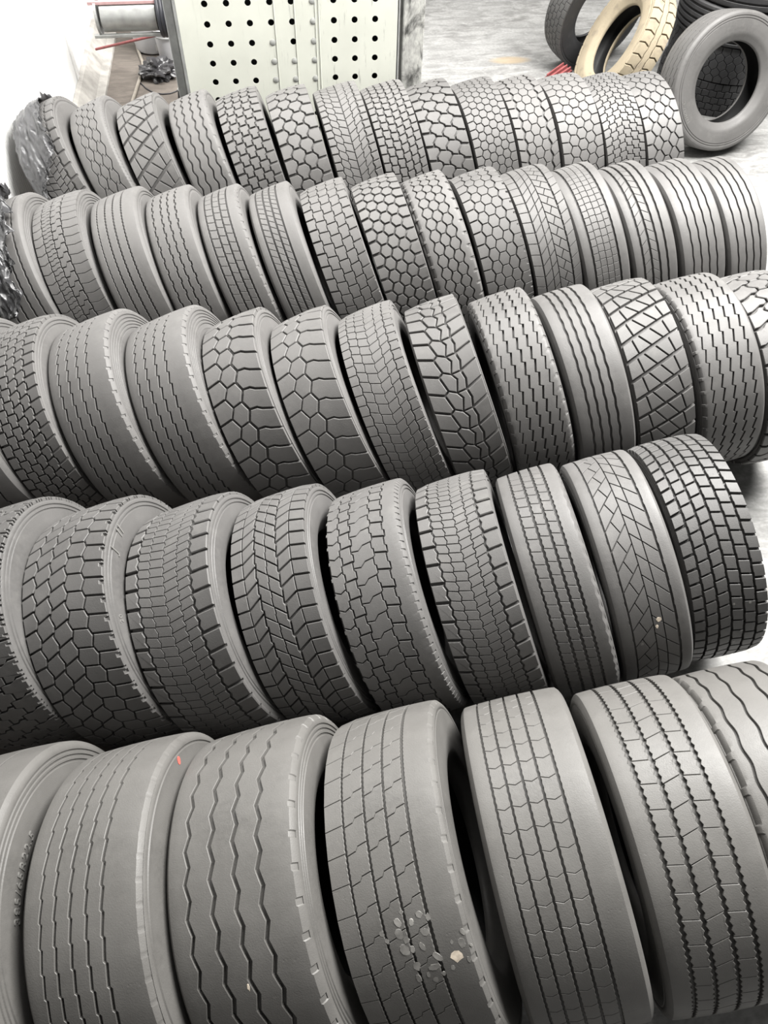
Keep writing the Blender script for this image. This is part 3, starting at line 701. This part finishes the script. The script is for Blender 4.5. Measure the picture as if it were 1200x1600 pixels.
# ------------------------------------------------------------------ dried patches, chalk marks and specks on the treads
M_PATCH = simple('pale_dried_film', (.17, .165, .155), .5, 0, .35, 30)
M_SPECK = simple('white_dried_paint', (.62, .54, .44), .8, 0, .3, 60)
M_RED = simple('red_chalk', (.62, .09, .07), .8, 0, .2, 60)
def on_tire_pixel(key, px, py, rad=None):
    """point of the tread surface seen through a pixel, in tire coordinates"""
    root, T, tr, sr = TIRES[key]; Mi = root.matrix_world.inverted()
    o = Mi @ CAM; d = (Mi.to_3x3() @ pix_ray(px, py)).normalized(); o = o - Vector((0, 0, T.R))
    r = rad or T.R - .004
    A = d.y ** 2 + d.z ** 2; B = 2 * (o.y * d.y + o.z * d.z); Cc = o.y ** 2 + o.z ** 2 - r * r
    t = (-B - math.sqrt(max(0, B * B - 4 * A * Cc))) / (2 * A); p_ = o + d * t
    return math.atan2(p_.y, p_.z), p_.x
def patch(key, px, py, rx, ry, mat, name, seed=0, ang=0.0, pts=9, thick=.0004):
    root, T, tr, sr = TIRES[key]; phi, a0 = on_tire_pixel(key, px, py); rg = random.Random(seed * 77 + int(px)); V = []; n = pts
    for lift in (-.001, thick):
        for k in range(n):
            q = 2 * math.pi * k / n; j = .75 + .45 * rg.random()
            x = rx * math.cos(q) * j; y = ry * math.sin(q) * j
            x, y = x * math.cos(ang) - y * math.sin(ang), x * math.sin(ang) + y * math.cos(ang)
            a = max(-T.w / 2, min(T.w / 2, a0 + x)); V.append(T.P(phi + y / T.R, a, T.rt(a) + lift))
    Fc = [tuple(range(n, 2 * n)), tuple(range(n - 1, -1, -1))] + [(k, (k + 1) % n, n + (k + 1) % n, n + k) for k in range(n)]
    return mesh_obj(name, V, Fc, mat, tr)
for k, (px, py, a, b, an) in enumerate([(597, 1459, .006, .008, .3), (622, 1441, .009, .013, .5), (624, 1459, .012, .013, 0), (635, 1468, .009, .009, 0), (633, 1484, .012, .018, .4), (605, 1470, .006, .007, 0), (645, 1482, .006, .01, 0),
        (660, 1478, .006, .013, .3), (664, 1455, .012, .011, 0), (655, 1428, .009, .011, 0), (669, 1432, .006, .01, 0), (643, 1440, .007, .009, 0), (627, 1425, .006, .006, 0), (684, 1494, .009, .015, .7), (679, 1510, .016, .010, 0), (652, 1508, .010, .013, 0),
        (655, 1528, .008, .012, 0), (681, 1529, .008, .008, 0), (694, 1520, .006, .007, 0), (670, 1522, .005, .008, 0), (723, 1456, .007, .010, .5), (721, 1473, .011, .014, .2), (714, 1494, .016, .016, .3), (708, 1511, .006, .007, 0), (733, 1499, .005, .008, 0), (706, 1472, .004, .006, 0), (736, 1478, .003, .007, .6)]):
    patch((5, 4), px, py, a, b, M_PATCH if k < 20 else M_SPECK if k == 22 else M_PATCH, 'peeling_patch', k, an)
patch((5, 3), 389, 1541, .004, .010, M_SPECK, 'white_speck', 3)
patch((4, 8), 1029, 967, .010, .010, M_SPECK, 'white_speck', 4); patch((4, 8), 1026, 978, .006, .008, M_SPECK, 'white_speck', 5); patch((4, 8), 1003, 1006, .007, .006, M_PATCH, 'white_speck', 8)
for k, (px, py) in enumerate([(1146, 943), (1172, 941), (1158, 984), (1146, 1001), (1009, 695)]): patch((4, 9), px, py, .006, .005, M_PATCH, 'white_speck', 11 + k)
def side_mark(key, px, py, rx, ry, mat, name):
    root, T, tr, sr = TIRES[key]; Mi = root.matrix_world.inverted(); o = Mi @ CAM - Vector((0, 0, T.R)); d = (Mi.to_3x3() @ pix_ray(px, py))
    t = (T.w / 2 + .004 - o.x) / d.x; p_ = o + d * t; phi = math.atan2(p_.y, p_.z); r0 = math.hypot(p_.y, p_.z); V = []; n = 9; rg = random.Random(int(px))
    for lift in (.0, .0014):
        for k in range(n):
            q = 2 * math.pi * k / n; j = .6 + .7 * rg.random(); r = r0 + ry * math.sin(q) * j
            V.append(T.P(phi + rx * math.cos(q) * j / r0, T.side_x(r) + lift, r))
    Fc = [tuple(range(2 * n - 1, n - 1, -1)), tuple(range(n))] + [(k, n + k, n + (k + 1) % n, (k + 1) % n) for k in range(n)]
    return mesh_obj(name, V, Fc, mat, sr)
side_mark((5, 2), 280, 1188, .010, .011, M_RED, 'red_chalk_mark'); side_mark((4, 1), 70, 900, .008, .010, M_RED, 'red_chalk_mark')

# ------------------------------------------------------------------ perforated panel of the inflation cage
PY = 5.78
def panel_mat():
    m, nt, b = new_mat('chipped_cream_paint')
    f1, _ = noise_fac(nt, 3, 6, .35, .7, tex_vec(nt)); f2, r2 = noise_fac(nt, 3.2, 8, .585, .66, tex_vec(nt, (9, 1, .9)), .7)
    tc = nt.nodes.new('ShaderNodeTexCoord'); sp = nt.nodes.new('ShaderNodeSeparateXYZ'); nt.links.new(tc.outputs['Object'], sp.inputs[0])
    mr = nt.nodes.new('ShaderNodeMapRange'); mr.inputs[1].default_value = -.1; mr.inputs[2].default_value = .35; mr.inputs[3].default_value = .15; nt.links.new(sp.outputs[0], mr.inputs[0])
    mu = nt.nodes.new('ShaderNodeMath'); mu.operation = 'MULTIPLY'; nt.links.new(f2, mu.inputs[0]); nt.links.new(mr.outputs[0], mu.inputs[1])
    mu2 = nt.nodes.new('ShaderNodeMath'); mu2.operation = 'MULTIPLY'; mu2.inputs[1].default_value = .6; nt.links.new(mu.outputs[0], mu2.inputs[0])
    c = mix_color(nt, f1, (.50, .51, .455), (.56, .57, .51)); c = mix_color(nt, mu2.outputs[0], c, (.16, .16, .15))
    nt.links.new(c, b.inputs['Base Color']); b.inputs['Roughness'].default_value = .5; return m
M_PANEL = panel_mat()
M_STEEL = simple('grey_painted_steel', (.27, .275, .27), .5, .2, .2, 12)
M_DARK = simple('dark_steel', (.03, .03, .032), .5, .3, .2, 12)
cage = empty('inflation_cage', (0.2, PY, 0))
HX0, HDX, HZ0, HDZ, HR = -.357, .1425, 1.272, .1228, .021
xs = [-.545] + [HX0 + HDX * (i - .5) for i in range(10)] + [.945]; xs[1] = HX0 - HDX * .5
NR0, NR1 = -3, 9
pb = MB(); vv = []; 
def quad(x0, z0, x1, z1): pb.add([(x0, 0, z0), (x1, 0, z0), (x1, 0, z1), (x0, 0, z1)], [(0, 1, 2, 3)])
zlo = HZ0 - HDZ * (NR1 + .5); zhi = HZ0 + HDZ * (.5 - NR0)
for i in range(9):
    for j in range(NR0, NR1 + 1):
        cx, cz = HX0 + HDX * i, HZ0 - HDZ * j; hx, hz = HDX / 2, HDZ / 2; n = 16; V = []; 
        for k in range(n):
            a = 2 * math.pi * k / n; V.append((cx + HR * math.cos(a), 0, cz + HR * math.sin(a)))
        for k in range(n):
            a = 2 * math.pi * k / n; c_, s_ = math.cos(a), math.sin(a); m = max(abs(c_), abs(s_)); V.append((cx + hx * c_ / m, 0, cz + hz * s_ / m))
        for k in range(n):
            a = 2 * math.pi * k / n; V.append((cx + HR * math.cos(a), .004, cz + HR * math.sin(a)))
        F_ = []
        for k in range(n):
            k2 = (k + 1) % n; F_.append((n+k, n+k2, k2, k)[::-1]); F_.append((k, k2, 2*n+k2, 2*n+k)[::-1])
        pb.add(V, F_)
quad(-.545, zlo, HX0 - HDX / 2, zhi); quad(HX0 + HDX * 8.5, zlo, .945, zhi); quad(-.545, .02, .945, zlo); quad(-.545, zhi, .945, zhi + .1)
pan = pb.build('perforated_sheet', M_PANEL, cage); pan.location = (-.2, 0, 0)
MB().box((0, .17, (zhi + .1) / 2), (1.49, .02, zhi + .08)).build('hole_shade_sheet', M_DARK, cage)  # sheet added behind the holes, coloured dark for the shaded interior
for x in (-.755, .745): MB().box((x, .09, (zhi + .12) / 2), (.02, .18, zhi + .10), bev=.004).build('side_flange', M_STEEL, cage)
MB().box((0, .09, zhi + .11), (1.51, .18, .02), bev=.004).build('top_flange', M_STEEL, cage)
M_PLUG = simple('grey_plug', (.27, .275, .26), .7, 0, .2, 20)
for (i, j) in [(3, 2), (3, 3), (3, 4), (4, 3), (4, 4), (5, 0), (5, 1), (5, 2), (5, 3), (5, 4), (4, 5), (5, 5), (5, -1)]:
    MB().lathe([(0, -.006), (HR * .7, -.006), (HR * 1.02, -.002), (HR * 1.02, .01), (0, .01)], 14, Matrix.Translation((HX0 + HDX * i - .2, 0, HZ0 - HDZ * j)) @ Matrix.Rotation(-math.pi / 2, 4, 'X')).build('hole_plug', M_PLUG, cage, R_(40))
for xw in (HX0 + 3 * HDX - .2, HX0 + 3.96 * HDX - .2, HX0 + 4.94 * HDX - .2, HX0 + 5.1 * HDX - .2): MB().box((xw + .026, -.003, .95), (.006, .005, 1.1), bev=.002).build('weld_seam', M_PANEL, cage)
tag(cage, 'cream perforated steel panel with black holes behind the rearmost tires', 'panel')
# stained pillar right of the panel
def pillar_mat():
    m, nt, b = new_mat('stained_white_pillar'); v = tex_vec(nt, (3, 3, 1.4))
    f1, _ = noise_fac(nt, 2.2, 7, .50, .62, v, .65, .5); f2, r2 = noise_fac(nt, 14, 6, .4, .65, v, .7)
    c = mix_color(nt, f2, (.30, .30, .285), (.46, .46, .43)); c = mix_color(nt, f1, c, (.045, .045, .042))
    nt.links.new(c, b.inputs['Base Color']); b.inputs['Roughness'].default_value = .8; bump(nt, b, r2, .5, .004); return m
pl_ = MB().box((0, 0, 1.3), (.155, .16, 2.6), bev=.008).build('pillar', pillar_mat()); pl_.location = (1.062, PY + .12, 0)
tag(pl_, 'dirty white pillar with black stains right of the perforated panel', 'pillar')

# ------------------------------------------------------------------ machine corner at the left rear
M_GALV = simple('galvanised_drum', (.34, .345, .335), .35, .6, .25, 10)
M_REDP = simple('faded_red_paint', (.22, .06, .06), .5, 0, .3, 14)
M_BLKH = simple('black_hose', (.022, .023, .028), .45, 0, .2, 10)
M_WHITE = simple('white_plastic', (.44, .44, .45), .5, 0, .1, 6)
M_BEIGE = simple('beige_hose', (.26, .235, .20), .6, 0, .15, 20)
M_PINK = simple('pale_pink_paint', (.42, .27, .27), .5, 0, .15, 14)
M_BAG = film_mat('black_bag_plastic', (.035, .034, .036), .3)
DY = 7.05
c0 = at_y(158, 22, DY); c1 = at_y(246, 22, DY); rod_z = c0.z
reel = empty('hose_reel', (c0.x, DY, 0))
rad = .115; L0 = -.02; L1 = c1.x - c0.x
Mx = lambda x: Matrix.Translation((x, 0, rod_z - .01)) @ Matrix.Rotation(math.pi / 2, 4, 'Y')
MB().lathe([(0, 0), (rad - .01, 0), (rad, .006), (rad, L1 - .006), (rad - .01, L1), (0, L1)], 40, Mx(0)).build('drum', M_GALV, reel, R_(40))
for x in (-.035, ): MB().lathe([(0, 0), (rad + .02, 0), (rad + .02, .02), (0, .02)], 40, Mx(x)).build('end_plate', M_GALV, reel, R_(40))
for k in range(7):
    rr = rad + .035; x = L1 + .015 + k * .026
    MB().tube([(x + .013 * q / 40, rr * math.cos(2 * math.pi * q / 40), rod_z - .01 + rr * math.sin(2 * math.pi * q / 40)) for q in range(41)], .016, 10).build('hose_coil', M_BLKH, reel, R_(60))
MB().lathe([(0, 0), (rad, 0), (rad, .22), (0, .22)], 30, Mx(L1)).build('coil_core', M_DARK, reel, R_(40))
for zz, yy in ((rod_z + .10, -.06), (rod_z - .125, -.09)): MB().box(((L1 - .05) / 2, yy, zz), (L1 + .1, .03, .025), bev=.004).build('cross_bar', M_PINK if zz > rod_z else M_GALV, reel)
for (x, yy) in ((L1 + .23, -.10), (L1 + .23, .10)): MB().box((x, yy, (rod_z + .05) / 2), (.03, .03, rod_z + .05), bev=.004).build('leg', M_GALV, reel)
tag(reel, 'grey hose drum with black hose coils beside the white wall', 'hose reel')
# upright post left of the panel
pt = empty('steel_post', (-.61, 5.93, 0))
MB().box((0, 0, 1.1), (.06, .05, 2.2), bev=.006).build('post_tube', M_STEEL, pt); MB().box((0, 0, .01), (.08, .10, .02), bev=.004).build('base_plate', M_STEEL, pt)
tag(pt, 'grey upright steel post left of the perforated panel', 'post')
a = at_y(272, 85, 6.5)
rp = MB().tube([(a.x, a.y, 0), (a.x, a.y, .6), (a.x, a.y, 1.5)], .016, 12).build('red_pipe', M_REDP, None, R_(50)); tag(rp, 'dark red pipe standing beside the grey steel post', 'pipe')
# jack handle
ja = empty('hand_tool', tuple(at_z(288, 140, 0)))
p0 = at_y(299, 116, 6.2) - ja.location; p1 = at_y(287, 131, 6.25) - ja.location
ax_ = (p1 - p0).normalized(); p2 = p1 + ax_ * .08; g_ = Vector(p2); 
MB().tube([p0, p0 + ax_ * .01, p1 - ax_ * .01, p1], [.030, .036, .036, .030], 16).build('grip', M_REDP, ja, R_(50))
MB().tube([p1, p2], [.018, .014], 12).build('ferrule', M_GALV, ja, R_(50))
pe = Vector((p2.x - .02, p2.y, -ja.location.z + .012)); MB().tube([p2, p2 + (pe - p2) * .5 + Vector((-.03, 0, 0)), pe], .010, 10).build('shaft', M_DARK, ja, R_(50))
tag(ja, 'hand tool with dark red grip beside the steel post', 'tool')
# tub with stickers
tp = at_z(240, 88); tub = empty('plastic_tub', (tp.x, tp.y + .17, 0))
MB().lathe([(0, .0), (.14, .0), (.165, .02), (.18, .10), (.19, .25), (.195, .42), (.205, .425), (.205, .445), (.195, .45), (.18, .45), (.175, .42), (.15, .03), (0, .03)], 36).build('body', M_WHITE, tub, R_(40))
M_STK = simple('white_sticker', (.62, .62, .60), .6, 0, .03, 5); M_STKG = simple('grey_print', (.13, .13, .16), .6, 0, .1, 20)
def sticker(ang0, ang1, z0, z1, mat, name, r=.197):
    V = []; n = 6
    for z, rr in ((z0, r - .012), (z1, r)):
        for k in range(n + 1):
            q = ang0 + (ang1 - ang0) * k / n; V.append((rr * math.cos(q), rr * math.sin(q), z))
    o = mesh_obj(name, V, [(k, k + 1, n + 2 + k, n + 1 + k) for k in range(n)], mat, tub); o.modifiers.new('t', 'SOLIDIFY').thickness = .002
sticker(R_(-115), R_(-97), .30, .38, M_STK, 'sticker', .199); sticker(R_(-110), R_(-103), .325, .355, M_STKG, 'sticker_print', .2015)
sticker(R_(-78), R_(-55), .05, .11, M_STK, 'sticker', .193); sticker(R_(-72), R_(-62), .07, .09, M_STKG, 'sticker_print', .1955)
for k in range(3): sticker(R_(-72), R_(-65), .16 + k * .06, .20 + k * .06, M_STKG, 'sticker_print', .198)
tag(tub, 'pale grey plastic tub with stickers under the hose drum', 'tub')
bp = at_z(277, 108); bk = empty('white_bucket', (bp.x - .04, bp.y + .13, 0))
MB().lathe([(0, 0), (.105, 0), (.11, .01), (.13, .30), (.142, .305), (.142, .325), (.13, .33), (.122, .33), (.10, .02), (0, .02)], 30).build('body', M_WHITE, bk, R_(40))
MB().tube([(.14 * math.cos(q), .14 * math.sin(q) * .55 - .05, .30 - .04 * math.sin(q)) for q in [math.pi * k / 14 for k in range(15)]], .003, 6).build('handle', M_GALV, bk)
MB().lathe([(.145, .26), (.149, .263), (.149, .272), (.145, .275), (.134, .27)], 30).build('rim_band', M_STEEL, bk, R_(40))
tag(bk, 'narrow white bucket between the tub and the red pipe', 'bucket')
# red rod resting on the kerb and the tub
q0 = at_z(150, 77, .17); q1 = at_z(253, 53, .465)
rod = MB().tube([q0, q1], .011, 10).build('red_rod', M_REDP, None, R_(50)); tag(rod, 'thin red rod lying from the kerb to the tub', 'rod')
# crumpled black bag
cb = at_z(250, 121); bm = bmesh.new(); bmesh.ops.create_icosphere(bm, subdivisions=4, radius=1.0)
for v in bm.verts:
    n_ = v.co.normalized(); q = mnoise.noise(n_ * 2.2 + Vector((5, 1, 2))) * .45 + abs(mnoise.noise(n_ * 5)) * .35 - .05 + abs(mnoise.noise(n_ * 11)) * .12
    r_ = .75 + q; v.co = Vector((n_.x * r_ * .19, n_.y * r_ * .16, max(-.06, n_.z * r_ * .11)))
me = bpy.data.meshes.new('crumpled_bag'); bm.to_mesh(me); bm.free(); me.materials.append(M_BAG)
bag = link(bpy.data.objects.new('crumpled_bag', me)); bag.location = (cb.x, cb.y, .062); tag(bag, 'crumpled black plastic bag on the brown floor', 'bag')
# hose and wire on the floor
hp = [at_z(x, y, .016) for x, y in ((214, 72), (217, 82), (222, 95), (224, 104), (221, 115), (216, 130), (211, 146), (206, 160))]
hs = MB().tube(hp, .015, 10).build('floor_hose', M_BEIGE, None, R_(60)); tag(hs, 'beige hose lying on the floor beside the tub', 'hose')
wp = [at_z(x, y, .007) for x, y in ((218, 128), (228, 138), (240, 145), (254, 147), (266, 146), (275, 143), (281, 139))]
ws = MB().tube(wp, .005, 8).build('black_wire', M_BLKH, None, R_(60)); tag(ws, 'thin black wire running past the crumpled bag', 'wire')
wc = [at_z(x, y, .008) for x, y in ((205, 92), (222, 80), (236, 97), (232, 112), (236, 122))]

# ------------------------------------------------------------------ loose tires at the right rear
def cam_axis(px, py, ang, img):
    d = -pix_ray(px, py); r_ = Vector((0, 0, 1)).cross(d).normalized(); u_ = d.cross(r_).normalized()
    t = (r_ * img[0] + u_ * img[1]).normalized(); return (d * math.cos(R_(ang)) + t * math.sin(R_(ang))).normalized()
def loose(spec, wd, R, axis, px, py, mat, label, lift=0.0, letters=None, side=None, spin=0.0, center=None):
    T = Tire(spec, wd, R, .03); ax = Vector(axis).normalized()
    root, tr, sr = T.build('truck_tire', mat, label, 'loose tires at the right rear', letters=letters, side_mat=side)
    zc = (R - .012) * math.sqrt(max(0, 1 - ax.z ** 2)) + (wd / 2 + .004) * abs(ax.z) + lift
    c = at_z(px, py, zc) if center is None else Vector((center[0], center[1], zc))
    place(root, c, ax, R, spin=spin); return root, T, tr, sr
RIBD = ribs([-.62,-.22,.22,.62], 5, 44, .05, 'saw', 1, 12, rings=2)
tD = loose(RIBD, .26, .50, cam_axis(1140, 124, 37, (1, .05)), 1126, 128, RUB['b'], 'grey truck tire leaning upright with open centre at the right rear', letters=[('TRMOU  C', .405, R_(-128), .034, .0012)])
tB = loose(dict(N=34, d=15, ch=.002, G=[(-.22,6,.03,'zig',1,0),(.22,6,.03,'zig',1,.5)], C=[dict(n=1,w=9,z=CHV), None, dict(n=1,w=9,z=CHV,ph=.4)]), .235, .50, cam_axis(957, 75, 64, (-.93, .37)), 972, 70, RUB['f'], 'cream dirt covered truck tire with chevron lugs leaning at right rear')
tA = loose(honey([-.6,-.2,.2,.6], .03, 4, 4, 50, 11, 'step'), .24, .50, cam_axis(915, 50, 52, (.86, -.5)), 932, 12, RUB['c'], 'dark truck tire leaning behind the cream dirt covered tire', side=RUB['e'])  # black sidewall colour stands in for shade on the down-turned face
sx, sy = 4.14, 6.97; z = 0.0
for k, (sp_, wd, lab) in enumerate([
    (honey([-.6,-.2,.2,.6], .02, 6, 5, 50, 14, 'step'), .27, 'dark block tread tire lying at the bottom of the stack behind the leaning grey tire'),
    (honey([-.6,-.22,.22,.6], .10, 5, 5, 44, 13, 'zig'), .28, 'dark honeycomb tread tire lying second from bottom in the right stack'),
    (ribs([-.7,-.35,0,.35,.7], 16, 44, 0, 'flat', 1, 16), .27, 'black grooved tire lying directly on the honeycomb tread tire in the right stack'),
    (ribs([-.6,-.2,.2,.6], 14, 44, 0, 'flat', 1, 14), .27, 'black tire lying on top of the right stack, cut by the frame corner')]):
    loose(sp_, wd, .52, (0, 0, 1), 0, 0, RUB['e'], lab, lift=z, center=(sx + .02 * (k % 2), sy - .015 * k)); z += wd + .010
# red wheel chock
cp = at_z(868, 132); ck = empty('wheel_chock', (cp.x, cp.y, 0), (0, 0, R_(25)))
V = [(-.11, -.07, 0), (.11, -.07, 0), (.11, .07, 0), (-.11, .07, 0), (-.09, -.07, .06), (.11, -.07, .13), (.11, .07, .13), (-.09, .07, .06)]
mesh_obj('body', V, [(0,3,2,1),(4,5,6,7),(0,1,5,4),(1,2,6,5),(2,3,7,6),(3,0,4,7)], M_REDP, ck)
for q in (-.05, .0, .05): MB().box((.01, q, .115), (.20, .012, .02), Matrix.Rotation(R_(-19), 3, 'Y'), bev=.003).build('grip_bar', M_REDP, ck)
MB().tube([(-.12, 0, .03), (-.16, 0, .05), (-.18, .03, .02)], .007, 8).build('chain_eye', M_DARK, ck)
tag(ck, 'small red wheel chock on the floor behind the rearmost tires', 'chock')
